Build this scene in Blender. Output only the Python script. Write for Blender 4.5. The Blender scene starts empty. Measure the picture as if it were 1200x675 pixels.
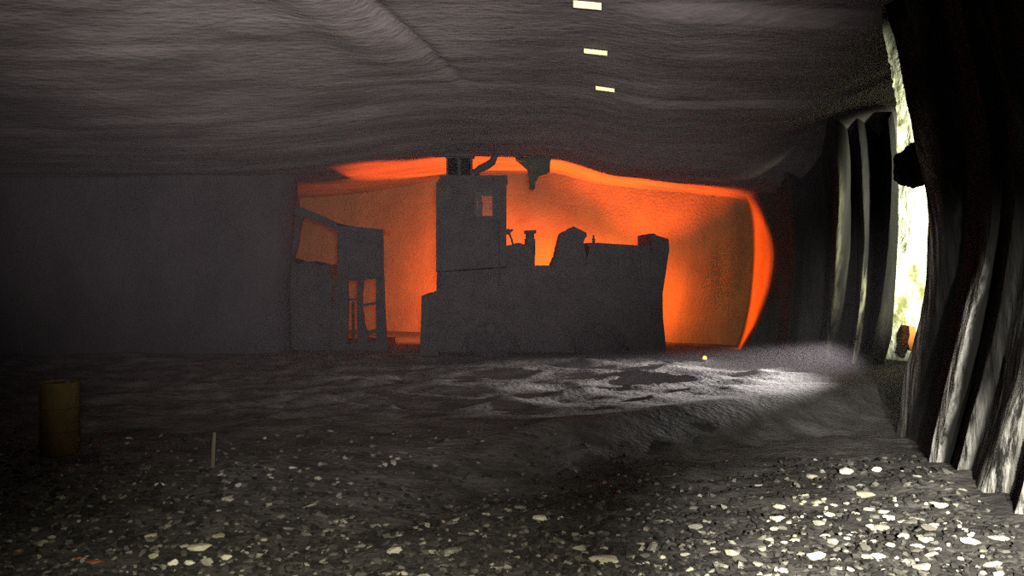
import bpy, bmesh, math, random
from mathutils import Vector, Matrix, noise, Euler

random.seed(7)
S = bpy.context.scene
COL = S.collection
F, CX, HY, EYE = 1040.0, 600.0, 302.0, 1.95      # focal length (px), principal column, horizon row, eye height


# ------------------------------------------------------------------ helpers
def sstep(a, b, t):
    t = max(0.0, min(1.0, (t - a) / (b - a)))
    return t * t * (3 - 2 * t)


def P(px, py, Y):
    return Vector(((px - CX) / F * Y, Y, EYE - (py - HY) / F * Y))


def fbm(p, o=4):
    return noise.fractal(Vector(p), 1.0, 2.1, o)


def link_mesh(name, bm, mat, parent=None, smooth=False, off=None):
    bmesh.ops.recalc_face_normals(bm, faces=bm.faces)
    if parent is not None and off is None:
        off = parent.location
        q = parent
        while q.parent:
            q = q.parent
            off = off + q.location
    if off is not None:
        bmesh.ops.translate(bm, verts=bm.verts, vec=-Vector(off))
    me = bpy.data.meshes.new(name)
    bm.to_mesh(me)
    bm.free()
    me.materials.append(mat)
    for p in me.polygons:
        p.use_smooth = smooth
    o = bpy.data.objects.new(name, me)
    COL.objects.link(o)
    if parent is not None:
        o.parent = parent
    return o


def thing(name, label, cat, loc, group=None):
    o = bpy.data.objects.new(name, None)
    o.empty_display_size = 0.2
    COL.objects.link(o)
    o.location = loc
    tag(o, label, cat, group)
    return o


def tag(o, label=None, cat=None, group=None, kind=None):
    if label: o['label'] = label
    if cat: o['category'] = cat
    if group: o['group'] = group
    if kind: o['kind'] = kind
    return o


def bevel(bm, w, seg=1):
    es = [e for e in bm.edges if len(e.link_faces) == 2 and e.calc_face_angle(0) > 0.5]
    bmesh.ops.bevel(bm, geom=es, offset=w, segments=seg, affect='EDGES', clamp_overlap=True)


def prism(bm, pts, Y0, Y1):
    """solid block whose front outline is given in picture rows/columns at distance Y0"""
    f = [bm.verts.new(P(x, y, Y0)) for x, y in pts]
    b = [bm.verts.new((v.co.x, Y1, v.co.z)) for v in f]
    n = len(f)
    bm.faces.new(f)
    bm.faces.new(b[::-1])
    for i in range(n):
        j = (i + 1) % n
        bm.faces.new((f[i], b[i], b[j], f[j]))


def box(bm, x0, x1, y0, y1, z0, z1):
    v = [bm.verts.new((x, y, z)) for z in (z0, z1) for y in (y0, y1) for x in (x0, x1)]
    for q in ((0, 2, 3, 1), (4, 5, 7, 6), (0, 1, 5, 4), (2, 6, 7, 3), (0, 4, 6, 2), (1, 3, 7, 5)):
        bm.faces.new([v[i] for i in q])


def tube(bm, pts, r, n=10):
    pts = [Vector(p) for p in pts]
    rs = r if isinstance(r, (list, tuple)) else [r] * len(pts)
    rings = []
    for i, p in enumerate(pts):
        d = (pts[min(i + 1, len(pts) - 1)] - pts[max(i - 1, 0)]).normalized()
        up = Vector((0, 1, 0)) if abs(d.y) < 0.9 else Vector((0, 0, 1))
        u = d.cross(up).normalized()
        w = d.cross(u).normalized()
        rings.append([bm.verts.new(p + (u * math.cos(a) + w * math.sin(a)) * rs[i])
                      for a in [k * 2 * math.pi / n for k in range(n)]])
    for a, b in zip(rings, rings[1:]):
        for k in range(n):
            bm.faces.new((a[k], a[(k + 1) % n], b[(k + 1) % n], b[k]))
    bm.faces.new(rings[0][::-1])
    bm.faces.new(rings[-1])


def lathe(bm, prof, c, axis='Y', n=28):
    """prof: list of (radius, along-axis)"""
    c = Vector(c)
    rings = []
    for r, t in prof:
        ring = []
        for k in range(n):
            a = 2 * math.pi * k / n
            if axis == 'Y':
                ring.append(bm.verts.new(c + Vector((r * math.cos(a), t, r * math.sin(a)))))
            else:
                ring.append(bm.verts.new(c + Vector((r * math.cos(a), r * math.sin(a), t))))
        rings.append(ring)
    for a, b in zip(rings, rings[1:]):
        for k in range(n):
            bm.faces.new((a[k], a[(k + 1) % n], b[(k + 1) % n], b[k]))
    bm.faces.new(rings[0])
    bm.faces.new(rings[-1])


# ------------------------------------------------------------------ materials
def mat_base(name):
    m = bpy.data.materials.new(name)
    m.use_nodes = True
    nt = m.node_tree
    for n in list(nt.nodes):
        nt.nodes.remove(n)
    return m, nt, nt.nodes.new('ShaderNodeOutputMaterial')


def rock_mat(name, c1, c2, scale=2.0, stretch=(1, 1, 1), bump=0.4, rough=0.9, spec=0.15, fine=18, lo=0.35, hi=0.68, lit_dust=None):
    m, nt, out = mat_base(name)
    N, L = nt.nodes.new, nt.links.new
    tc = N('ShaderNodeTexCoord')
    mp = N('ShaderNodeMapping'); mp.inputs['Scale'].default_value = stretch
    L(tc.outputs['Object'], mp.inputs['Vector'])
    n1 = N('ShaderNodeTexNoise'); n1.inputs['Scale'].default_value = scale; n1.inputs['Detail'].default_value = 8
    n1.inputs['Roughness'].default_value = 0.65
    n2 = N('ShaderNodeTexNoise'); n2.inputs['Scale'].default_value = fine; n2.inputs['Detail'].default_value = 5
    L(mp.outputs[0], n1.inputs['Vector']); L(mp.outputs[0], n2.inputs['Vector'])
    r = N('ShaderNodeValToRGB')
    r.color_ramp.elements[0].position = lo; r.color_ramp.elements[0].color = (*c1, 1)
    r.color_ramp.elements[1].position = hi; r.color_ramp.elements[1].color = (*c2, 1)
    L(n1.outputs['Fac'], r.inputs[0])
    mx = N('ShaderNodeMath'); mx.operation = 'ADD'
    L(n1.outputs['Fac'], mx.inputs[0]); L(n2.outputs['Fac'], mx.inputs[1])
    bp = N('ShaderNodeBump'); bp.inputs['Strength'].default_value = bump; bp.inputs['Distance'].default_value = 0.08
    L(mx.outputs[0], bp.inputs['Height'])
    b = N('ShaderNodeBsdfPrincipled'); b.inputs['Roughness'].default_value = rough
    b.inputs['Specular IOR Level'].default_value = spec
    src = r.outputs[0]
    if lit_dust:  # pale crest colour, with the light on the folds painted in
        at = N('ShaderNodeAttribute'); at.attribute_name = 'lit_dust'
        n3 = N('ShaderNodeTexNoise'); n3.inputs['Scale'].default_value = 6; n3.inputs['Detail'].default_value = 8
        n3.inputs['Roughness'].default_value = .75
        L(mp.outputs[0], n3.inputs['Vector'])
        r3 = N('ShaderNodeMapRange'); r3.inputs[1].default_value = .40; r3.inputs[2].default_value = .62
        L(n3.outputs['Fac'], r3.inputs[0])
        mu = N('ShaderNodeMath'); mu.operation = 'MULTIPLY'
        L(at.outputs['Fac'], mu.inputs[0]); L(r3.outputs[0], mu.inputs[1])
        mx2 = N('ShaderNodeMix'); mx2.data_type = 'RGBA'; mx2.inputs[7].default_value = (*lit_dust, 1)
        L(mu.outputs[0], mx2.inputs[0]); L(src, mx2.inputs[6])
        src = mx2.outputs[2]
    L(src, b.inputs['Base Color']); L(bp.outputs[0], b.inputs['Normal'])
    L(b.outputs[0], out.inputs[0])
    return m


def chunk_mat(name, cols, island=True):
    m, nt, out = mat_base(name)
    N, L = nt.nodes.new, nt.links.new
    if island:
        g = N('ShaderNodeNewGeometry'); src = g.outputs['Random Per Island']
    else:
        g = N('ShaderNodeObjectInfo'); src = g.outputs['Random']
    r = N('ShaderNodeValToRGB')
    els = r.color_ramp.elements
    while len(els) < len(cols):
        els.new(0.5)
    for e, (p, c) in zip(els, cols):
        e.position = p; e.color = (*c, 1)
    L(src, r.inputs[0])
    tc = N('ShaderNodeTexCoord')
    n1 = N('ShaderNodeTexNoise'); n1.inputs['Scale'].default_value = 14; n1.inputs['Detail'].default_value = 6
    L(tc.outputs['Object'], n1.inputs['Vector'])
    mr = N('ShaderNodeMapRange'); mr.inputs[1].default_value = .3; mr.inputs[2].default_value = .7
    mr.inputs[3].default_value = .55; mr.inputs[4].default_value = 1.0
    L(n1.outputs['Fac'], mr.inputs[0])
    mix = N('ShaderNodeMix'); mix.data_type = 'RGBA'; mix.blend_type = 'MULTIPLY'; mix.inputs[0].default_value = 1
    L(r.outputs[0], mix.inputs[6]); L(mr.outputs[0], mix.inputs[7])
    bp = N('ShaderNodeBump'); bp.inputs['Strength'].default_value = .4; bp.inputs['Distance'].default_value = .02
    L(n1.outputs['Fac'], bp.inputs['Height'])
    b = N('ShaderNodeBsdfPrincipled'); b.inputs['Roughness'].default_value = .8
    b.inputs['Specular IOR Level'].default_value = .3
    L(mix.outputs[2], b.inputs['Base Color']); L(bp.outputs[0], b.inputs['Normal'])
    L(b.outputs[0], out.inputs[0])
    return m


def glow_mat(name, col, s):
    m, nt, out = mat_base(name)
    e = nt.nodes.new('ShaderNodeEmission')
    e.inputs[0].default_value = (*col, 1); e.inputs[1].default_value = s
    nt.links.new(e.outputs[0], out.inputs[0])
    return m


def pane_mat(name):
    m, nt, out = mat_base(name)
    t = nt.nodes.new('ShaderNodeBsdfTransparent'); t.inputs[0].default_value = (.8, .78, .7, 1)
    d = nt.nodes.new('ShaderNodeBsdfPrincipled'); d.inputs['Base Color'].default_value = (.12, .11, .09, 1)
    d.inputs['Roughness'].default_value = .4
    n1 = nt.nodes.new('ShaderNodeTexNoise'); n1.inputs['Scale'].default_value = 9
    mr = nt.nodes.new('ShaderNodeMapRange'); mr.inputs[3].default_value = .02; mr.inputs[4].default_value = .10
    nt.links.new(n1.outputs['Fac'], mr.inputs[0])
    x = nt.nodes.new('ShaderNodeMixShader')
    nt.links.new(mr.outputs[0], x.inputs[0])
    nt.links.new(t.outputs[0], x.inputs[1]); nt.links.new(d.outputs[0], x.inputs[2])
    nt.links.new(x.outputs[0], out.inputs[0])
    return m


M = {}
M['roof'] = rock_mat('roof_rock', (.055, .047, .047), (.115, .100, .098), 1.1, (.5, 1.1, 1), .35, fine=11)
M['floor'] = rock_mat('floor_muck', (.024, .022, .019), (.075, .070, .062), 2.2, (.8, 1.3, 1), .4, fine=14)
M['coal'] = rock_mat('near_rib_rock', (.008, .0075, .0065), (.085, .080, .072), 1.6, (1, 1, .16), .9, fine=7, rough=.85, spec=.05, lo=.5, hi=.8, lit_dust=(.55, .53, .46))
M['rib'] = rock_mat('far_rib_rock', (.005, .0045, .004), (.03, .028, .027), 1.8, (1, 1, .15), .9, fine=7, lo=.42, hi=.78, lit_dust=(.34, .32, .22))
M['pillar'] = rock_mat('pillar_rock', (.018, .0155, .0165), (.030, .026, .027), .9, (1, 1, .6), .4)
M['face'] = rock_mat('face_rock', (.066, .050, .022), (.092, .070, .031), 1.4, (1, 1, 1), .35)
M['pale'] = rock_mat('pale_crosscut_rock', (.20, .20, .08), (.85, .86, .70), 1.3, (1, 1, .7), 1.0, lo=.38, hi=.50, fine=8)
M['machine'] = rock_mat('dusty_machine_paint', (.016, .014, .014), (.028, .024, .025), 2.5, (1, 1, 1), .15, rough=.8)
M['machine2'] = rock_mat('dusty_machine_steel', (.014, .0125, .0125), (.025, .022, .022), 2.5, (1, 1, 1), .15, rough=.7)
M['tyre'] = rock_mat('tyre_rubber', (.013, .012, .012), (.024, .021, .022), 5, (1, 1, 1), .3, rough=.9)
M['green'] = rock_mat('dark_green_steel', (.012, .016, .008), (.03, .035, .018), 4, (1, 1, 1), .3)
M['ochre'] = rock_mat('ochre_paint', (.026, .017, .004), (.05, .034, .008), 4, (1, 1, .5), .3)
M['stake'] = rock_mat('stake_wood', (.05, .045, .028), (.09, .08, .05), 6, (1, 1, .2), .3)
M['orange'] = rock_mat('orange_board', (.8, .22, .05), (.9, .32, .10), 3, (1, 1, 1), .05, rough=.5)
M['white'] = rock_mat('reflector_white', (.80, .76, .30), (.88, .84, .38), 3, (1, 1, 1), .02, rough=.35, spec=.5)
M['amber'] = glow_mat('amber_lamp_glow', (1, .55, .08), 3.0)
M['pane'] = pane_mat('dusty_glass')
M['gravel'] = chunk_mat('rubble_stone', [(0, (.012, .011, .009)), (.6, (.032, .029, .024)), (.9, (.09, .085, .068)), (1, (.30, .28, .22))])
M['chunk'] = chunk_mat('pale_rock_chunk', [(0, (.30, .28, .20)), (.45, (.6, .56, .40)), (1, (.88, .85, .68))], False)
M['rust'] = chunk_mat('rusty_rock_chunk', [(0, (.28, .09, .05)), (1, (.4, .13, .07))], False)


# ------------------------------------------------------------------ terrain functions
def plateau_edge(x):
    return 10.0 + (.67 * x if x > 0 else .25 * x)


def floor_z(x, Y):
    d = Y - plateau_edge(x)
    w = 1.15 if x > 1 else 1.15 + 2.2 * sstep(1, -3, x)
    up = sstep(-w, 0.0, d)
    z = -0.35 * (1 - up)
    z += 0.06 * math.exp(-(d / .3) ** 2) * sstep(-1.0, .8, x) * (1 - .8 * sstep(2, 4.5, x))                    # lip of the bench
    z += .04 * math.exp(-((Y - 16.6 - .25 * math.sin(x * 1.3)) / .35) ** 2)        # low berm in front of the machines
    k = up * (1 - .75 * sstep(3.0, 5.5, x)) * (.25 + .75 * sstep(.1, 2.2, d))
    r = fbm((x * .45 + 3, Y * 1.5 + .5 * x, 0.3), 5)
    z += .08 * k * r * sstep(20, 17, Y)
    rd = 1 - abs(fbm((x * .35 + 9, Y * .9 - .35 * x, 4.2), 3))
    z += .085 * k * (rd ** 5 - .3) * sstep(19, 16.5, Y)
    q = 1 - up
    z += q * (.05 * fbm((x * .9, Y * 1.2, 7.7), 5) + .045 * fbm((x * 2.2, Y * 4.5, 1.2), 3))
    # rubble banks up towards the right-hand rib
    z += q * .16 * sstep(2.2, 4.6, x) * sstep(11.0, 8.5, Y)
    return z


def ceil_z(x, Y):
    z = 4.06 + .09 * max(0, 17 - Y)
    dx = x + .7
    drop = .48 * (1 - math.exp(-.12 * dx * dx)) if dx < 0 else .017 * min(dx * dx, 40)
    z -= drop * (sstep(8.5, 16, Y) if dx < 0 else sstep(15.0, 17.8, Y))
    z += .55 * sstep(4.2, 6.3, x) * sstep(17.4, 15.2, Y) * sstep(10, 13, Y)
    z -= .15 * sstep(9.60, 9.72, Y - .06 * x - .06 * math.sin(2.3 * x)) * sstep(.8, 2.2, x)            # steps left by the cuts
    z -= .09 * sstep(13.0, 13.1, Y - .05 * math.sin(3 * x)) * sstep(.8, 2.4, x)
    gx = -1.54 + .28 * (Y - 9.7)
    z += .10 * math.exp(-((x - gx) / .09) ** 2) * sstep(13.8, 11, Y)
    z -= .10 * math.exp(-((x - gx + .55) / .40) ** 2) * sstep(12.8, 10.5, Y)
    z += .03 * fbm((x * .35, Y * .9, 2.2), 5) + .02 * fbm((x * .25, Y * 3.0, 5.2), 3)
    return z


def grid(name, xs, ys, fn, mat, skip=None):
    bm = bmesh.new()
    V = [[bm.verts.new((x, y, fn(x, y))) for x in xs] for y in ys]
    for j in range(len(ys) - 1):
        for i in range(len(xs) - 1):
            cx, cy = (xs[i] + xs[i + 1]) / 2, (ys[j] + ys[j + 1]) / 2
            if skip and skip(cx, cy):
                continue
            bm.faces.new((V[j][i], V[j][i + 1], V[j + 1][i + 1], V[j + 1][i]))
    bmesh.ops.delete(bm, geom=[v for v in bm.verts if not v.link_faces], context='VERTS')
    return tag(link_mesh(name, bm, mat, smooth=True), kind='structure')


def rng(a, b, s):
    n = int(round((b - a) / s))
    return [a + (b - a) * i / n for i in range(n + 1)]


def to_floor(px, py):
    Y = 9.0
    lo, hi = 3.0, 24.0
    t = lo
    while t < hi:
        p = P(px, py, t)
        if p.z <= floor_z(p.x, p.y):
            return p
        t += .02
    return P(px, py, hi)


def to_ceil(px, py):
    t = 4.0
    while t < 24:
        p = P(px, py, t)
        if p.z >= ceil_z(p.x, p.y):
            return p
        t += .02
    return P(px, py, 24)


# ------------------------------------------------------------------ setting: floor, roof, ribs
grid('floor', rng(-13, 12, .085), rng(2.5, 27, .075), floor_z, M['floor'])


def ceil_edge(Y):                # right-hand edge of the main roof beside the higher crosscut
    pts = [(2, 5.2), (8.5, 4.6), (9.77, 4.07), (11.3, 4.8), (14.2, 6.12), (16, 6.95), (17, 7.2), (30, 7.2)]
    for (a, xa), (b, xb) in zip(pts, pts[1:]):
        if Y <= b:
            return xa + (xb - xa) * (Y - a) / (b - a)
    return 7.2


def roof():
    bm = bmesh.new()
    rows = []
    us = rng(0, 1, .005)
    for y in rng(2.5, 27, .09):
        xe = ceil_edge(y) + .05 * fbm((y * 1.5, 3, 3), 3)
        rows.append([bm.verts.new((x, y, ceil_z(x, y))) for x in [-13 + (xe + 13) * u for u in us]])
    for a, b in zip(rows, rows[1:]):
        for i in range(len(us) - 1):
            bm.faces.new((a[i], a[i + 1], b[i + 1], b[i]))
    tag(link_mesh('ceiling', bm, M['roof'], smooth=True), kind='structure')
roof()


def loft(name, curves, mat, nv=60, sub=8, amp=.03, bands=(), smooth=True):
    """curves: lists of 3D points, floor to roof, near to far"""
    def resample(c, n):
        c = [Vector(p) for p in c]
        d = [0]
        for a, b in zip(c, c[1:]):
            d.append(d[-1] + (b - a).length)
        out = []
        for i in range(n):
            t = d[-1] * i / (n - 1)
            k = 0
            while k < len(d) - 2 and d[k + 1] < t:
                k += 1
            s = (t - d[k]) / max(1e-6, d[k + 1] - d[k])
            p0, p1, p2, p3 = c[max(k - 1, 0)], c[k], c[k + 1], c[min(k + 2, len(c) - 1)]
            out.append(.5 * ((2 * p1) + (p2 - p0) * s + (2 * p0 - 5 * p1 + 4 * p2 - p3) * s * s + (3 * p1 - p0 - 3 * p2 + p3) * s ** 3))
        return out
    R = [resample(c, nv) for c in curves]
    cols = []
    for i in range(len(R) - 1):
        for s in range(sub):
            t = s / sub
            cols.append([a.lerp(b, t) for a, b in zip(R[i], R[i + 1])])
    cols.append(R[-1])
    bm = bmesh.new()
    V = []
    for c in cols:
        col = []
        for p in c:
            q = p.copy()
            q.x += amp * fbm((p.x * 2.5, p.y * 2.5, p.z * .5), 4)
            q.y += amp * fbm((p.x * 2.5 + 20, p.y * 2.5, p.z * .5), 4)
            col.append(bm.verts.new(q))
        V.append(col)
    for i in range(len(V) - 1):
        for j in range(nv - 1):
            bm.faces.new((V[i][j], V[i + 1][j], V[i + 1][j + 1], V[i][j + 1]))
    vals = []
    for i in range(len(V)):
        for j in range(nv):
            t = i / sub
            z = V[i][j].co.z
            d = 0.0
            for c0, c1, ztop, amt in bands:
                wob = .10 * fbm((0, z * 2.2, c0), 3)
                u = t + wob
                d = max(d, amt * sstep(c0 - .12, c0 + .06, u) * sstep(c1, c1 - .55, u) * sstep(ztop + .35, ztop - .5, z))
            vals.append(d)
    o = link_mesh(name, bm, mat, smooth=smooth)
    at = o.data.attributes.new('lit_dust', 'FLOAT', 'POINT')  # weight of the painted crest light
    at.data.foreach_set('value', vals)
    return tag(o, kind='structure')


def pc(pts, Yb, Yt):
    """vertical rock fold: picture rows/columns, distance running from Yb at its foot to Yt at its top"""
    y0, y1 = pts[0][1], pts[-1][1]
    return [P(x, y, Yb + (Yt - Yb) * (y0 - y) / (y0 - y1)) for x, y in pts]


# near right-hand rib: fold crests alternate with set-back hollows
near = [
    [(10, 11.6, -.8), (10, 11.6, 1.5), (9.8, 11.4, 3.5), (9.5, 11, 5.2)],
    pc([(1058, 520), (1068, 440), (1080, 400), (1092, 340), (1097, 280), (1094, 230), (1080, 170), (1068, 110), (1053, 40), (1040, -10)], 11.9, 10.6),
    pc([(1047, 520), (1060, 440), (1071, 400), (1082, 340), (1088, 285), (1086, 230), (1072, 170), (1060, 110), (1045, 40), (1033, -10)], 11.7, 10.0),
    pc([(1062, 530), (1080, 440), (1098, 340), (1105, 260), (1100, 160), (1080, 60), (1062, -30)], 11.2, 9.4),
    pc([(1080, 540), (1098, 440), (1118, 340), (1130, 240), (1122, 120), (1100, 20), (1080, -60)], 10.9, 9.2),
    pc([(1086, 552), (1093, 515), (1101, 480), (1113, 430), (1126, 375), (1137, 335), (1146, 300), (1150, 230), (1140, 120), (1118, 0), (1100, -60)], 9.75, 8.6),
    pc([(1093, 556), (1101, 520), (1112, 480), (1124, 430), (1137, 375), (1149, 330), (1158, 290), (1163, 230), (1150, 120), (1128, 0), (1110, -60)], 9.55, 8.3),
    pc([(1110, 566), (1130, 490), (1152, 400), (1172, 310), (1178, 220), (1165, 100), (1140, -20), (1120, -90)], 9.6, 8.2),
    pc([(1112, 578), (1130, 515), (1152, 440), (1172, 350), (1186, 260), (1188, 150), (1165, 10), (1140, -100)], 9.0, 7.8),
    pc([(1125, 584), (1148, 515), (1172, 430), (1196, 320), (1205, 200), (1190, 60), (1160, -100)], 8.9, 7.7),
    pc([(1142, 604), (1158, 555), (1178, 500), (1202, 440), (1225, 350), (1240, 220), (1225, 60), (1190, -120)], 8.2, 7.2),
    pc([(1176, 618), (1190, 560), (1208, 490), (1235, 400), (1260, 300), (1270, 160), (1240, -20), (1210, -140)], 8.0, 7.0),
    pc([(1178, 630), (1194, 585), (1215, 510), (1245, 410), (1275, 280), (1285, 120), (1255, -60), (1225, -160)], 7.5, 6.6),
    pc([(1210, 645), (1240, 560), (1280, 440), (1310, 300), (1320, 120), (1290, -80), (1260, -200)], 7.3, 6.3),
    pc([(1260, 720), (1310, 560), (1360, 400), (1390, 200), (1370, -60), (1330, -260)], 6.3, 5.6),
    pc([(1500, 900), (1560, 640), (1620, 400), (1640, 100), (1580, -200), (1520, -420)], 4.6, 4.2),
    pc([(2300, 1400), (2400, 900), (2500, 400), (2450, -300), (2300, -900)], 2.5, 2.4),
]
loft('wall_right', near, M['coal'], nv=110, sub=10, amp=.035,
     bands=((1.9, 3.0, 3.6, .35), (5.0, 6.5, 1.75, 1), (8.0, 9.0, .5, .6), (9.8, 11.2, .95, 1), (11.9, 12.8, .8, 1)))  # pale bands paint the lit strips onto the fold crests

# right-hand rib beyond the crosscut, from the jamb of the crosscut to the lip of the lit room
far = [
    [(6.85, 17.3, -.3), (6.9, 17.3, 1), (6.95, 17.3, 2.5), (6.95, 17.2, 4.6)],
    pc([(1034, 432), (1043, 400), (1049, 345), (1052, 300), (1053, 230), (1052, 180), (1046, 130)], 16.3, 15.4),
    pc([(1016, 432), (1026, 390), (1036, 330), (1042, 270), (1045, 200), (1040, 140)], 16.1, 15.2),
    pc([(1010, 430), (1020, 390), (1028, 330), (1033, 270), (1034, 200), (1028, 130)], 16.7, 15.9),
    pc([(998, 428), (1003, 400), (1007, 370), (1010, 340), (1011, 318), (1012, 260), (1010, 190), (1003, 120)], 16.2, 15.5),
    pc([(992, 428), (996, 400), (1000, 370), (1002, 340), (1003, 318), (1003, 260), (1000, 190), (992, 120)], 16.7, 15.8),
    pc([(968, 425), (973, 390), (978, 330), (982, 260), (983, 200), (976, 150), (962, 112)], 16.5, 15.0),
    pc([(955, 425), (962, 380), (966, 320), (968, 250), (964, 180), (950, 125)], 17.2, 16.0),
    pc([(932, 424), (938, 380), (942, 320), (942, 250), (934, 190), (920, 140)], 17.3, 16.6),
    pc([(922, 424), (926, 380), (930, 330), (930, 260), (920, 200), (905, 158)], 17.1, 16.5),
    pc([(902, 424), (912, 380), (917, 330), (917, 270), (908, 220), (892, 170)], 17.8, 17.4),
    pc([(868, 416), (888, 380), (900, 345), (906, 305), (903, 270), (891, 235), (872, 205), (860, 190)], 18.0, 18.0),
]
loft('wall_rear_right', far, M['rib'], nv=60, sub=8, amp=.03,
     bands=((3.75, 4.6, 1.75, 1), (1.3, 2.3, .9, .2), (5.8, 6.5, 3.6, .25)))  # pale bands paint light onto the ridges beyond the crosscut

# rib of the lit room: the strip between the lip and the face
lit = [
    pc([(868, 418), (888, 380), (900, 345), (906, 305), (903, 270), (891, 235), (872, 205), (860, 188)], 18.0, 18.0),
    pc([(866, 413), (880, 380), (889, 340), (893, 303), (890, 268), (882, 240), (868, 214), (856, 195)], 18.8, 18.8),
    pc([(862, 408), (872, 380), (879, 342), (882, 302), (880, 268), (876, 245), (866, 226), (850, 205)], 19.7, 19.7),
]
loft('wall_lit_right', lit, M['face'], nv=40, sub=8, amp=.03)

# face of the lit room, bulging like the rib it meets
face = []
for x, Y in ((5.27, 19.65), (4.6, 20.0), (3.2, 20.7), (1.5, 21.5), (0, 22.2), (-2, 23.1), (-4.5, 24.0), (-8, 25.0), (-12.5, 26)):
    if x > 5:
        face.append([Vector((p.x + .03, p.y + .02, p.z)) for p in lit[-1]])
        continue
    face.append([(x - .12 if x > 5 else x, Y, -.3), (x, Y + .1, .8), (x, Y + .15, 2.0), (x - .02, Y + .1, 3.0), (x - .1, Y, 4.5)])
loft('wall_back', face, M['face'], nv=40, sub=10, amp=.05)

# the pillar on the left
def pillar():
    bm = bmesh.new()
    nx, nz = 90, 36
    xr = lambda z: P(338, 300, 17.9).x - .06 * math.sin(z * 1.2) + .03 * fbm((z * 2, 1, 1), 3)
    front = []
    for i in range(nx + 1):
        col = []
        for j in range(nz + 1):
            z = -.3 + 4.6 * j / nz
            t = i / nx
            x = -12.5 + (xr(z) + 12.5) * t
            y = 17.9 + .10 * fbm((x * .8, z * .9, 3.1), 4) + .9 * sstep(.965, 1.0, t) ** 2 * .4
            col.append(bm.verts.new((x, y, z)))
        front.append(col)
    for k in range(1, 26):
        col = []
        for j in range(nz + 1):
            z = -.3 + 4.6 * j / nz
            y = 17.9 + .36 + k * .22
            x = xr(z) - .05 * k + .06 * fbm((y * .9, z * .9, 8.1), 4)
            col.append(bm.verts.new((x, y, z)))
        front.append(col)
    for i in range(len(front) - 1):
        for j in range(nz):
            bm.faces.new((front[i][j], front[i + 1][j], front[i + 1][j + 1], front[i][j + 1]))
    return tag(link_mesh('wall_left', bm, M['pillar'], smooth=True), kind='structure')
pillar()

# crosscut: its pale far side, seen through the slit
cc = []
for x, Y in ((6.3, 17.3), (6.85, 16.9), (7.4, 16.5), (8.1, 16.2), (9.0, 16.0), (10.5, 15.9), (12, 15.9)):
    cc.append([(x, Y, -.4), (x + .05, Y + .1, 1), (x + .1, Y + .1, 2.6), (x + .05, Y, 4), (x - .1, Y - .25, 6), (x - .3, Y - .6, 7.6)])
loft('wall_crosscut', cc, M['pale'], nv=70, sub=10, amp=.16)

# dark rock brow hanging across the slit
bm = bmesh.new()
bmesh.ops.create_icosphere(bm, subdivisions=5, radius=1)
c = P(1071, 193, 11.2)
for v in bm.verts:
    p = v.co.copy()
    k = 1 + .25 * fbm((p.x * 1.5, p.y * 1.5, p.z * 1.5), 4)
    v.co = c + Vector((p.x * .20 * k + p.z * .03, p.y * .35 * k, p.z * .27 * k))
tag(link_mesh('wall_brow', bm, M['coal'], smooth=True), kind='structure')


# ------------------------------------------------------------------ the central mining machine
YM = 17.3
root = thing('mining_machine', 'large dark mining machine with tall windowed cab and roof mast before the orange glow', 'mining machine',
             (P(640, 418, YM).x, 18.2, floor_z(.7, 18.2)))
MP, MS = M['machine'], M['machine2']


def part(name, polys, Y0, Y1, mat, parent, bev=.015):
    bm = bmesh.new()
    for pl in polys:
        prism(bm, pl, Y0, Y1)
    if bev:
        bevel(bm, bev)
    return link_mesh(name, bm, mat, parent)


# chassis with skirt, deck lip and wheel arches
part('chassis', [[(511, 345), (512, 318), (600, 312), (776, 312), (777, 372), (781, 412), (738, 412), (731, 392), (712, 378), (690, 378), (672, 392), (666, 412),
                  (610, 412), (604, 392), (586, 378), (562, 378), (546, 392), (540, 412), (511, 412)]], YM, 19.2, MP, root, .02)
bm = bmesh.new()
pa, pb = P(513, 415, YM), P(779, 340, YM)
box(bm, pa.x, pb.x, 17.85, 18.55, pa.z - .03, pb.z)  # solid core added to stop the orange glow showing past the wheels
link_mesh('glow_block', bm, MP, root)
# dozer guard at the left
g = part('front_guard', [[(494, 347), (506, 346), (508, 342), (514, 341), (514, 417), (492, 417)]], YM + .05, 19.0, MS, root)
part('guard_rib', [[(500, 352), (503, 352), (503, 413), (500, 413)]], YM - .02, YM + .06, MS, g, .006)
part('guard_rib', [[(508, 350), (511, 350), (511, 413), (508, 413)]], YM - .02, YM + .06, MS, g, .006)

# cab: four walls, roof, floor with the see-through windows left open
def cab():
    bm = bmesh.new()
    o = [(511, 346), (511, 215), (516, 208), (593, 207), (593, 330)]
    x0, x1, yt, yb = 556, 577, 224, 253
    for Ya, Yb in ((YM, YM + .08), (18.6, 18.68)):
        for pl in ([(511, 319), (511, 215), (516, 208), (x0, 207.5), (x0, 316.5)],
                   [(x0, yt), (x0, 207.5), (x1, 207.2), (x1, yt)],
                   [(x0, 316.5), (x0, yb), (x1, yb), (x1, 315)],
                   [(x1, 315), (x1, 207.2), (593, 207), (593, 313.5)]):
            q = [P(x, y, YM) for x, y in pl]
            f = [bm.verts.new((p.x, Ya, p.z)) for p in q]
            b = [bm.verts.new((p.x, Yb, p.z)) for p in q]
            n = len(f)
            bm.faces.new(f); bm.faces.new(b[::-1])
            for i in range(n):
                bm.faces.new((f[i], b[i], b[(i + 1) % n], f[(i + 1) % n]))
    a, b_ = P(511, 215, YM), P(593, 207, YM)
    zb = P(511, 319, YM).z
    box(bm, a.x, a.x + .06, YM + .08, 18.6, zb, a.z - .02)
    box(bm, b_.x - .06, b_.x, YM + .08, 18.6, zb, b_.z - .02)
    return link_mesh('cab', bm, MP, root)
cab_o = cab()
bm = bmesh.new()
a, b_ = P(509.5, 209, YM), P(594.5, 205.5, YM)
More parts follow.
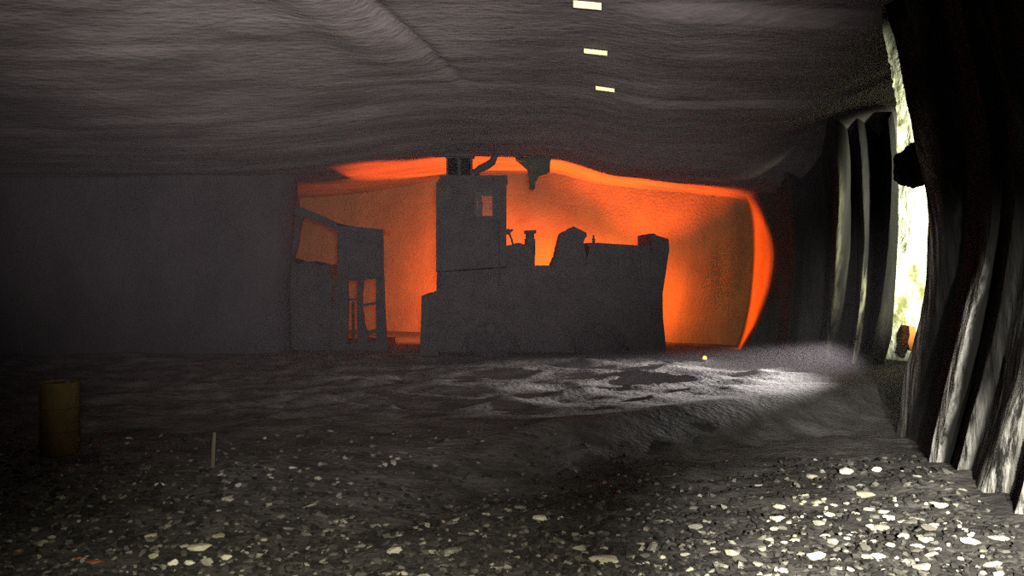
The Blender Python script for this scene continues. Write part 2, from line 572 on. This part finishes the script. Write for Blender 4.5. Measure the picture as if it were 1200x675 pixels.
box(bm, a.x + .1, b_.x, YM - .03, 18.72, a.z - .02, b_.z)
bevel(bm, .02)
link_mesh('cab_roof', bm, MS, root)
for Yp in (YM + .03, 18.63):
    bm = bmesh.new()
    p0, p1 = P(556, 253, YM), P(577, 224, YM)
    box(bm, p0.x, p1.x, Yp, Yp + .01, p0.z, p1.z)
    link_mesh('window_pane', bm, M['pane'], cab_o)
# operator's lever column seen in the window
bm = bmesh.new()
tube(bm, [P(560, 300, 17.8), P(561.5, 256, 17.8), P(563, 240, 17.8), P(561, 225, 17.8)], [.06, .055, .05, .035])
link_mesh('lever_column', bm, MS, root)
for dx in (516, 585):
    bm = bmesh.new()
    tube(bm, [P(dx, 335, YM), P(dx, 333, YM - .06), P(dx, 262, YM - .06), P(dx, 260, YM)], .014, 8)
    link_mesh('grab_rail', bm, MS, root)
for k in range(4):
    bm = bmesh.new()
    y = 352 + k * 15
    p0, p1 = P(519, y, YM - .06), P(538, y, YM - .06)
    tube(bm, [p0 + Vector((0, .08, 0)), p0, p1, p1 + Vector((0, .08, 0))], .012, 8)
    link_mesh('step_rung', bm, MS, root)

# telescopic roof mast
mast = part('mast', [[(523, 212), (523, 183), (537, 182), (537, 212)], [(539.5, 212), (539.5, 182), (553, 182), (553, 212)],
                     [(525, 211), (525, 185), (551, 185), (551, 211)]], 17.5, 17.85, MP, root, .012)
part('mast_cap', [[(521, 183), (521, 179.5), (555, 179.5), (555, 183)]], 17.42, 17.95, MS, mast, .008)
bm = bmesh.new()
tube(bm, [P(538, 213, 17.45), P(538, 186, 17.45)], .035, 12)
link_mesh('mast_cylinder', bm, M['green'], mast)
# curved arm beside the mast
bm = bmesh.new()
tube(bm, [P(559, 210, 17.7), P(558, 201, 17.7), P(563, 197.5, 17.7), P(571, 194, 17.7), P(577, 189.5, 17.7), P(580, 183, 17.7), P(583, 179, 17.7)],
     [.06, .07, .075, .08, .075, .06, .04])
arm = link_mesh('boom_arm', bm, MS, root, smooth=True)
bm = bmesh.new()
tube(bm, [P(551, 200, 17.7), P(558, 201, 17.7), P(566, 198.5, 17.7)], .04)
link_mesh('arm_cylinder', bm, MS, arm, smooth=True)
# mirror bracket on the cab's right side
bm = bmesh.new()
tube(bm, [P(592, 271, 17.6), P(596, 272.5, 17.6), P(601, 269, 17.6)], .022, 8)
tube(bm, [P(596, 272, 17.6), P(599, 279, 17.6), P(601.5, 288, 17.6)], .02, 8)
mb = link_mesh('mirror_bracket', bm, MS, root)
bm = bmesh.new()
lathe(bm, [(.02, -.03), (.055, -.025), (.06, 0), (.05, .03), (.01, .035)], P(595.5, 271.5, 17.6))
link_mesh('mirror', bm, MS, mb)

# low hood, exhaust stack, operator seat / engine housing, rear hood and end post
hd = part('front_hood', [[(592, 316), (592, 288), (600, 286.5), (605, 284.5), (609, 284.5), (613, 286), (618, 287), (627, 300), (627, 316)]], YM + .1, 18.7, MP, root)
bm = bmesh.new()
p = P(621, 300, 17.7)
tube(bm, [P(621, 312, 17.7), P(621, 273, 17.7)], .085, 16)
tube(bm, [P(621, 300, 17.7), P(621, 280, 17.7)], .11, 16)
ex = link_mesh('exhaust_stack', bm, MS, root)
bm = bmesh.new()
tube(bm, [P(614, 272.2, 17.7), P(628.5, 271.5, 17.7)], .035, 10)
link_mesh('rain_cap', bm, MS, ex)
eh = part('engine_housing', [[(644, 316), (651, 300), (657, 275), (659, 271.5), (665, 270), (668, 267), (672, 265.2), (676, 267), (683, 270.5), (687, 272.5), (688, 277), (685.5, 279.5),
                              (684, 284), (684, 291), (686.5, 296), (687.5, 302), (687.5, 316)]], YM + .15, 18.6, MP, root)
bm = bmesh.new()
for k in range(5):
    p0, p1 = P(657 - k * 1.2, 282 + k * 5, YM + .13), P(680, 283.5 + k * 5, YM + .13)
    box(bm, p0.x, p1.x, YM + .12, YM + .17, p1.z, p0.z)
link_mesh('grille', bm, MS, eh)
part('rear_hood', [[(687.6, 318), (687.6, 303), (690, 296), (691.5, 290), (688, 287.5), (688, 284.5), (700, 284.5), (764, 288.5), (764, 318)]], YM + .05, 19.1, MP, root)
bm = bmesh.new()
lathe(bm, [(.03, 0), (.03, .09), (.018, .11), (.018, .17)], P(695.5, 285.5, 17.8), 'Z', 14)
link_mesh('filler_cap', bm, MS, root)
ep = part('end_post', [[(763, 318), (763, 273.5), (767, 273.5), (770, 276), (783.5, 280), (784.5, 292), (776.5, 345), (774.5, 372), (763, 376)]], YM - .03, 19.15, MP, root)
bm = bmesh.new()
lathe(bm, [(.03, .0), (.085, .01), (.095, .06), (.08, .10), (.03, .11)], P(774, 300, YM - .07), 'Y', 20)
link_mesh('work_lamp', bm, MS, ep)
bm = bmesh.new()
for i in range(7):
    p0, p1 = P(697 + i * 9, 330, YM), P(701 + i * 9, 300, YM)
    box(bm, p0.x, p1.x, YM + .02, YM + .07, p0.z, p1.z)
link_mesh('hood_louvres', bm, MS, root)


def wheel(px, Yc, parent):
    c = P(px, 0, 17.4); c.y = Yc
    r = .60
    c.z = floor_z(c.x, Yc) + r - .03
    bm = bmesh.new()
    prof = [(.30, -.17), (.50, -.18), (.57, -.15), (r, -.10), (r, .10), (.57, .15), (.50, .18), (.30, .17)]
    lathe(bm, prof, c, 'Y', 36)
    for k in range(24):
        a = 2 * math.pi * k / 24
        m = Matrix.Translation(c) @ Matrix.Rotation(-a, 4, 'Y')
        ret = bmesh.ops.create_cube(bm, size=1, matrix=m @ Matrix.Translation((r + .005, 0, 0)) @ Matrix.Diagonal((.05, .26, .07, 1)))
    w = link_mesh('wheel', bm, M['tyre'], parent)
    bm = bmesh.new()
    s = -1 if Yc < 18.2 else 1
    lathe(bm, [(.31, s * .10), (.31, s * .17), (.25, s * .15), (.12, s * .15), (.10, s * .21), (.03, s * .22)], c, 'Y', 28)
    for k in range(8):
        a = 2 * math.pi * k / 8
        lathe(bm, [(.02, s * .15), (.02, s * .185)], c + Vector((.19 * math.cos(a), 0, .19 * math.sin(a))), 'Y', 8)
    h = link_mesh('hub', bm, MS, parent)
    h.parent = w
    return w
for px in (575, 702):
    for Yc in (17.5, 18.95):
        wheel(px, Yc, root)


# ------------------------------------------------------------------ the canopied vehicle on the left
YL = 18.55
lv = thing('canopied_vehicle', 'dark canopied mining vehicle with sloping roof bar, half hidden behind the left pillar', 'mining vehicle',
           (P(395, 415, YL).x, 19.2, floor_z(-3.5, 19.2)))
part('roof_bar', [[(322, 236), (352, 243), (372, 251), (395, 261.5), (420, 268), (420, 275), (395, 270.5), (372, 260), (352, 252), (322, 246)]], YL, YL + .18, MS, lv)
part('roof_bar', [[(322, 236), (352, 243), (372, 251), (395, 261.5), (420, 268), (420, 275), (395, 270.5), (372, 260), (352, 252), (322, 246)]], YL + 1.1, YL + 1.28, MS, lv)
part('hanger', [[(349, 248), (357, 249), (351, 268), (348, 290), (341, 312), (337, 312), (344, 280), (347, 262)]], YL + .02, YL + .16, MS, lv)
part('canopy_panel', [[(395, 264), (420, 267), (430, 270), (448.5, 270), (449.5, 326), (395, 330)]], YL - .02, YL + .08, MP, lv)
part('canopy_roof', [[(395, 262), (420, 266), (449, 268.5), (449, 272), (420, 271), (395, 268)]], YL, YL + 1.3, MS, lv)
part('front_body', [[(318, 416), (318, 300), (338, 304), (350, 309), (358, 306.5), (368, 308), (376, 311), (384, 310), (387.5, 322), (389, 338), (388, 358), (391, 364), (396, 366), (396, 416)]],
     YL + .05, YL + 1.2, MP, lv)
part('pillar_post', [[(391.5, 326), (396, 325), (407, 326), (408, 360), (406, 413), (391, 413), (390.5, 366)]], YL, YL + .14, MP, lv)
part('pillar_post', [[(418, 322), (427, 322), (425.5, 335), (424, 345), (424.5, 362), (427, 380), (431, 392), (432, 413), (419, 413), (418.5, 370)]], YL, YL + .14, MP, lv)
part('pillar_post', [[(440.5, 322), (449.3, 322), (451, 370), (453.5, 413), (441, 413), (440.5, 380)]], YL, YL + .14, MP, lv)
part('cross_bar', [[(422, 357), (432, 355), (442, 353.5), (442, 356.5), (432, 358), (422, 360)]], YL + .02, YL + .10, MS, lv, .006)
part('cross_bar', [[(430, 388), (442, 385), (442, 389), (430, 393)]], YL + .02, YL + .10, MS, lv, .006)
part('sill', [[(390, 403), (454, 401), (455, 416), (390, 416)]], YL - .03, YL + 1.2, MS, lv)
bm = bmesh.new()
for k in range(14):
    a = 2 * math.pi * k / 14
c0 = P(414, 352, YL + .4)
tube(bm, [P(414, 403, YL + .4), P(414, 354, YL + .4)], .03, 8)
lathe(bm, [(.14, -.015), (.17, -.015), (.17, .015), (.14, .015)], c0 + Vector((0, 0, .02)), 'Z', 24)
link_mesh('steering_column', bm, MS, lv)


# ------------------------------------------------------------------ small things
def roof_bracket():
    t0 = to_ceil(625, 186)
    Y = 18.45
    zc = ceil_z(P(628, 190, Y).x, Y)
    r = thing('roof_bracket', 'dark green steel bracket hanging from roof right of the mast', 'bracket', (P(628, 190, Y).x, Y, zc))
    yt = HY - (zc - .02 - EYE) * F / Y - .8
    part('mounting_plate', [[(604, yt), (646, yt), (645, 189.5), (611, 189)]], Y - .05, Y + .4, M['green'], r, .01)
    part('bracket_web', [[(617, 189), (645, 189), (644.5, 201), (640, 204), (632, 206), (629, 211), (627.5, 214), (620, 214), (619, 204)]], Y, Y + .3, M['green'], r, .012)
    part('drop_leg', [[(620, 212), (627.5, 212), (627, 221), (624, 223), (620.5, 221)]], Y + .05, Y + .25, M['green'], r, .012)
    part('gusset', [[(605, 188), (618, 189), (619, 200)]], Y + .1, Y + .2, M['green'], r, 0)
roof_bracket()

refl_lab = ['largest and brightest white reflector strip on the roof, at top edge of the photo',
            'middle white reflector strip on the roof, between the large and the small one',
            'smallest and dimmest white reflector strip on the roof, farthest of the line']
for (xa, ya, xb, yb, h), lab in zip([(672, 4.5, 704.5, 7.5, 8.0), (684.5, 59.5, 711.5, 62.5, 5.2), (698, 103, 720, 106, 4.2)], refl_lab):
    c = to_ceil((xa + xb) / 2, (ya + yb) / 2 - h / 2 - 1.2)
    Y = c.y - .03
    r = thing('roof_reflector', lab, 'reflector', c, 'white reflector strips along the roof')
    bm = bmesh.new()
    prism(bm, [(xa, ya - h / 2), (xb, yb - h / 2), (xb, yb + h / 2), (xa, ya + h / 2)], Y, Y + .012)
    link_mesh('strip', bm, M['white'], r)
    for t in (.2, .8):
        bm = bmesh.new()
        x = xa + (xb - xa) * t; y = ya + (yb - ya) * t
        p = P(x, y, Y)
        box(bm, p.x - .012, p.x + .012, Y + .012, Y + .02, p.z, ceil_z(p.x, Y) + .02)
        link_mesh('clip', bm, M['machine2'], r)

# amber lamp on the floor by the face
p = to_floor(826, 424)
la = thing('floor_lamp_marker', 'tiny amber lamp glowing on floor to the right of the large machine', 'lamp', (p.x, p.y, floor_z(p.x, p.y)))
bm = bmesh.new()
lathe(bm, [(.05, 0), (.055, .02), (.04, .03), (.03, .035)], la.location, 'Z', 18)
link_mesh('base', bm, M['machine2'], la)
bm = bmesh.new()
lathe(bm, [(.034, .034), (.036, .07), (.022, .09), (.004, .095)], la.location, 'Z', 18)
link_mesh('lens', bm, M['amber'], la, smooth=True)

# ochre drum
p = to_floor(70, 531)
dr = thing('ochre_drum', 'dim ochre drum standing upright on the dark floor at far left', 'drum', (p.x, p.y, floor_z(p.x, p.y) - .01))
bm = bmesh.new()
H, R = .72, .18
lathe(bm, [(R * .96, 0), (R, .01), (R, .23), (R * 1.05, .245), (R, .26), (R, .46), (R * 1.05, .475), (R, .49), (R, H - .02), (R * .97, H), (R * .9, H - .02)], dr.location, 'Z', 32)
link_mesh('body', bm, M['ochre'], dr)
bm = bmesh.new()
lathe(bm, [(.035, H - .022), (.035, H + .012), (.01, H + .014)], dr.location + Vector((.08, 0, 0)), 'Z', 14)
link_mesh('bung', bm, M['machine2'], dr)

# stake
p = to_floor(249.5, 548)
z0 = floor_z(p.x, p.y)
bm = bmesh.new()
tube(bm, [(p.x, p.y, z0 - .03), (p.x + .005, p.y, z0 + .18), (p.x + .01, p.y + .02, z0 + .33)], [.02, .022, .016], 7)
o = link_mesh('marker_stake', bm, M['stake'], None, off=Vector((p.x, p.y, z0)))
o.location = (p.x, p.y, z0)
tag(o, 'short thin pale stake upright in the floor left of centre', 'stake')

# orange board against the pale crosscut rock
bm = bmesh.new()
prism(bm, [(1065.5, 382), (1072.5, 383), (1074.5, 392), (1074, 402), (1070.5, 412), (1066.5, 410), (1064, 402), (1066, 393)], 16.25, 16.6)
o = link_mesh('orange_marker', bm, M['orange'], None, off=P(1069, 412, 16.25))
o.location = P(1069, 412, 16.25)
tag(o, 'small orange marker board hanging on the bright pale crosscut rock', 'marker')


# ------------------------------------------------------------------ rubble
def rock_mesh(seed, n=16):
    rnd = random.Random(seed)
    bm = bmesh.new()
    for _ in range(n):
        v = Vector((rnd.gauss(0, 1), rnd.gauss(0, 1), rnd.gauss(0, 1))).normalized() * rnd.uniform(.82, 1.05)
        bm.verts.new(v)
    r = bmesh.ops.convex_hull(bm, input=bm.verts)
    bmesh.ops.delete(bm, geom=list({e for e in r['geom_interior'] + r['geom_unused'] if isinstance(e, bmesh.types.BMVert)}), context='VERTS')
    return bm


templ = []
for s in range(10):
    bm = rock_mesh(s, 13)
    bm.verts.index_update()
    templ.append(([v.co.copy() for v in bm.verts], [[v.index for v in f.verts] for f in bm.faces]))
    bm.free()

rnd = random.Random(5)
vs, fs = [], []
for _ in range(9000):
    px = rnd.uniform(-40, 1210)
    py = 540 + 170 * rnd.random() ** .9
    Y = 2.3 * F / (py - HY)
    x = (px - CX) / F * Y
    if px > 1082 + (py - 550) * 1.25:
        continue
    if (x - dr.location.x) ** 2 + (Y - dr.location.y) ** 2 < .09:
        continue
    s = rnd.uniform(.012, .034) * (1.5 if rnd.random() < .12 else 1)
    dens = .35 + .65 * sstep(540, 610, py)
    if px > 880:
        dens = .4 + .6 * sstep(520, 560, py)
    if rnd.random() > dens:
        continue
    V, Fc = templ[rnd.randrange(10)]
    E = Euler((rnd.uniform(-.5, .5), rnd.uniform(-.5, .5), rnd.uniform(0, 6.28))).to_matrix()
    sc = Vector((s * rnd.uniform(1, 1.9), s, s * rnd.uniform(.45, .8)))
    c = Vector((x, Y, floor_z(x, Y) + s * .2))
    b = len(vs)
    for v in V:
        vs.append(c + E @ Vector((v.x * sc.x, v.y * sc.y, v.z * sc.z)))
    for f in Fc:
        fs.append([i + b for i in f])
me = bpy.data.meshes.new('loose_rubble')
me.from_pydata(vs, [], fs)
me.materials.append(M['gravel'])
o = bpy.data.objects.new('loose_rubble', me)
COL.objects.link(o)
tag(o, 'layer of small dark broken stones covering the near floor', 'rubble', kind='stuff')

chunk_me = []
for s in range(8):
    bm = rock_mesh(100 + s, 18)
    bevel(bm, .06)
    me = bpy.data.meshes.new('rock_chunk')
    bm.to_mesh(me); bm.free()
    me.materials.append(M['chunk'])
    chunk_me.append(me)
dull = chunk_mat('grey_rock_chunk', [(0, (.10, .09, .07)), (.6, (.22, .21, .17)), (1, (.48, .45, .34))], False)
dull_me = []
for me in chunk_me:
    d = me.copy(); d.materials.clear(); d.materials.append(dull); dull_me.append(d)
rust_me = chunk_me[0].copy()
rust_me.materials.clear(); rust_me.materials.append(M['rust'])


def chunk(px, py, wpx, hpx, label, group=None, rusty=False, pool=None):
    p = to_floor(px, py)
    ppm = F / p.y
    hw = wpx / ppm / 2
    hh = max(.015, min(hw * .7, hpx / ppm * .45))
    me = rust_me if rusty else (pool or chunk_me)[rnd.randrange(8)]
    o = bpy.data.objects.new('rock_chunk', me)
    COL.objects.link(o)
    o.scale = (hw, hw * rnd.uniform(.6, .9), hh)
    o.rotation_euler = (rnd.uniform(-.12, .12), rnd.uniform(-.12, .12), rnd.uniform(-.5, .5))
    o.location = (p.x, p.y, floor_z(p.x, p.y) + hh * .62)
    tag(o, label, 'rock', group)
    return o


BIG = [
    (859, 651, 22, 9, 'bright white rounded rock alone at left end of the pale rubble, below the right wall'),
    (957, 655, 26, 12, 'large cream rock near the bottom edge, beneath a smaller white one, at lower right'),
    (976, 638, 16, 9, 'white rock just above and right of the large cream rock'),
    (1058, 631, 18, 10, 'twin-lobed white rock in the middle of the pale rubble at lower right'),
    (1043, 641, 14, 8, 'small pale rock just left of the twin-lobed white rock'),
    (1082, 669, 28, 10, 'broad flat white rock at the bottom edge, lower right'),
    (1137, 637, 30, 8, 'long pale slab lying at the foot of the right wall, left piece'),
    (1172, 634, 34, 8, 'long pale slab lying at the foot of the right wall, right piece'),
    (1014, 583, 26, 8, 'yellowish long rock at the upper rim of the pale rubble near the right wall'),
    (992, 555, 22, 10, 'rounded tan rock on the top row below the dark bench, left one'),
    (1027, 553, 14, 9, 'rounded tan rock on the top row below the dark bench, right one'),
    (951, 561, 16, 7, 'reddish tan rock at the left end of the top row below the dark bench'),
    (913, 597, 18, 8, 'pale rock lying by itself above the left end of the streaky rubble'),
    (232, 644, 34, 9, 'largest flat yellow-grey rock in the rubble at lower left'),
    (257, 630, 20, 7, 'thin pale rock just behind the largest flat one at lower left'),
    (265, 657, 17, 9, 'bright cream rock at front, right of the bright pair at lower left'),
    (181, 654, 15, 8, 'pale rock at front, left of the bright pair at lower left'),
    (203, 662, 15, 9, 'left rock of the bright cream pair on the front edge at lower left'),
    (222, 663, 16, 7, 'right rock of the bright cream pair on the front edge at lower left'),
    (178, 631, 18, 7, 'dull yellow rock behind the others at lower left'),
    (187, 570, 14, 6, 'small pale rock far back in the rubble at left'),
    (463, 648, 24, 9, 'bright white rock at the bottom edge left of centre'),
    (710, 659, 44, 8, 'long yellow-green tinted flat rock at the bottom edge, right of centre'),
    (751, 640, 12, 6, 'left stone of a small white pair in the dark rubble right of centre'),
    (767, 640, 10, 6, 'right stone of a small white pair in the dark rubble right of centre'),
    (777, 655, 9, 7, 'little white stone just below the small white pair'),
    (634, 609, 26, 7, 'long grey-white rock in the mid rubble near the centre'),
    (657, 610, 9, 6, 'small grey stone at right end of the long grey-white rock'),
    (808, 669, 14, 6, 'small cream stone on the bottom edge, left of the bright white rounded rock'),
]
for a in BIG:
    chunk(*a)
chunk(21, 649, 10, 7, 'small rusty red rock alone in the dark lower left corner', rusty=True)
chunk(92, 657, 8, 7, 'pinkish red rock beside flat brown one at lower left', rusty=True)
chunk(110, 660, 26, 6, 'flat rusty brown rock at the bottom edge at lower left', rusty=True)

lab = {'l': ('small pale rock scattered in the rubble along the lower left', 'small pale rocks, lower left'),
       'm': ('small greyish rock scattered in the dark rubble at bottom centre', 'small greyish rocks, bottom centre'),
       'r': ('small pale rock in the light rubble at the foot of the right wall', 'small pale rocks, foot of right wall')}
for k, n in (('l', 40), ('m', 60), ('r', 165)):
    for _ in range(n):
        if k == 'l':
            px, py = rnd.uniform(70, 420), 675 - 75 * rnd.random() ** 1.5
        elif k == 'm':
            px, py = rnd.uniform(420, 850), 676 - 80 * rnd.random() ** 1.4
        else:
            py = 676 - 95 * rnd.random()
            px = rnd.uniform(870 + max(0, (640 - py)) * .9, 1085 + (py - 560) * .85)
        w = rnd.uniform(5, 11) if rnd.random() < .7 else rnd.uniform(12, 22)
        if any(abs(px - b[0]) < (w + b[2]) * .6 and abs(py - b[1]) < 7 for b in BIG):
            continue
        chunk(px, py, w, w * .36, *lab[k], pool=dull_me if k != 'r' or rnd.random() < .35 else None)


# ------------------------------------------------------------------ dusty haze
m, nt, out = mat_base('dust_haze')
vsn = nt.nodes.new('ShaderNodeVolumeScatter')
vsn.inputs['Color'].default_value = (.96, .86, .90, 1)
vsn.inputs['Density'].default_value = .0062
vsn.inputs['Anisotropy'].default_value = 0
nt.links.new(vsn.outputs[0], out.inputs['Volume'])
bm = bmesh.new()
box(bm, -12.4, 5.6, 9.5, 17.2, -.6, 5.2)
o = link_mesh('dust_haze', bm, m)
tag(o, 'thin grey dusty haze hanging in the tunnel before the machines', 'haze', kind='stuff')


# ------------------------------------------------------------------ lights
def spot(name, loc, target, energy, col, angle, blend=.5, radius=.15):
    l = bpy.data.lights.new(name, 'SPOT')
    l.energy = energy; l.color = col; l.spot_size = math.radians(angle); l.spot_blend = blend; l.shadow_soft_size = radius
    o = bpy.data.objects.new(name, l)
    COL.objects.link(o)
    o.location = loc
    o.rotation_euler = (Vector(target) - Vector(loc)).to_track_quat('-Z', 'Y').to_euler()
    return o


def point(name, loc, energy, col, radius=.15):
    l = bpy.data.lights.new(name, 'POINT')
    l.energy = energy; l.color = col; l.shadow_soft_size = radius
    o = bpy.data.objects.new(name, l)
    COL.objects.link(o); o.location = loc
    return o


spot('headlight', (.3, -.8, 2.2), (-1.4, 10, 4.3), 11500, (1, .91, .91), 59, .9, .25)
spot('near_roof_fill', (-.8, 1.2, 2.1), (-2.4, 8.0, 5.2), 4200, (1, .97, .84), 44, .9, .2)  # added spot, only brightens the roof at upper left
spot('ground_lamp_right', (1.6, .3, 2.1), (3.0, 4.9, -1.1), 17000, (1, .97, .88), 54, .85, .12)
spot('ground_lamp_left', (.2, .2, 2.1), (-.9, 4.6, -1.5), 3800, (1, .95, .78), 60, .85, .12)
spot('near_rib_fill', (2.2, .2, 2.2), (4.6, 8.3, .6), 7500, (1, .98, .92), 28, .9, .12)  # added spot, brightens the folds of the near rib
# crosscut lamps
spot('crosscut_lamp', (8.1, 12.9, 2.4), (7.7, 16.5, 2.8), 2500, (.97, 1, .74), 80, .4, .2)
fl = spot('crosscut_floor_lamp', (7.85, 15.55, .62), (0.5, 13.7, -.32), 24000, (1, .95, .96), 56, .8, .06)
fl.scale = (1, .16, 1)
# lamps of the lit room, with fills added to shape its glow
ORG = (1, .10, .006)
for fx, fy, fz, fe in ((.5, 20.9, 1.6, 1250), (1.7, 20.3, 1.35, 800), (2.8, 19.85, 1.05, 650), (-1.2, 21.1, .9, 3200)):
    spot('face_lamp', (fx, fy, fz), (fx + .4, fy + 1, fz), fe, ORG, 150, .9, .12)
spot('face_fill', (1.6, 19.6, 1.1), (2.6, 22, 1.6), 700, (1, .30, .04), 165, .5, .2)  # added fill, lifts the dim right of the face
spot('face_fill_left', (-1.1, 19.6, 1.2), (-2.6, 23.5, 1.6), 2600, (1, .16, .009), 140, .8, .2)  # added fill for the face left of the cab
for rx in (-1.1, .9, 2.4):
    spot('roof_strip_fill', (rx, 19.6, .5), (rx * 1.15, 19.4, 4.1), 6500, ORG, 84, .5, .1)  # unseen spots added to brighten the roof strip
rl = spot('rib_strip_fill', (2.9, 20.0, 1.3), (5.25, 18.85, 1.5), 4000, ORG, 80, .6, .08)  # unseen spot added and narrowed so the rib strip brightens
rl.scale = (.34, 1, 1)

# ------------------------------------------------------------------ world, camera, colour
w = bpy.data.worlds.new('World')
S.world = w
w.use_nodes = True
w.node_tree.nodes['Background'].inputs[0].default_value = (0, 0, 0, 1)

cam = bpy.data.cameras.new('camera')
co = bpy.data.objects.new('camera', cam)
COL.objects.link(co)
co.location = (0, 0, EYE)
co.rotation_euler = (math.pi / 2, 0, 0)
cam.sensor_width = 36
cam.lens = 36 * F / 1200
cam.shift_y = -(337.5 - HY) / 1200
cam.clip_start = .05
S.camera = co
vs_ = S.view_settings
S.display_settings.display_device = 'sRGB'
vs_.view_transform = 'Standard'
vs_.look = 'None'
vs_.exposure = 0
vs_.gamma = 1
vs_.use_curve_mapping = False
S.cycles.max_bounces = 6
S.cycles.volume_bounces = 0
S.cycles.sample_clamp_indirect = 0.4
S.cycles.use_denoising = False
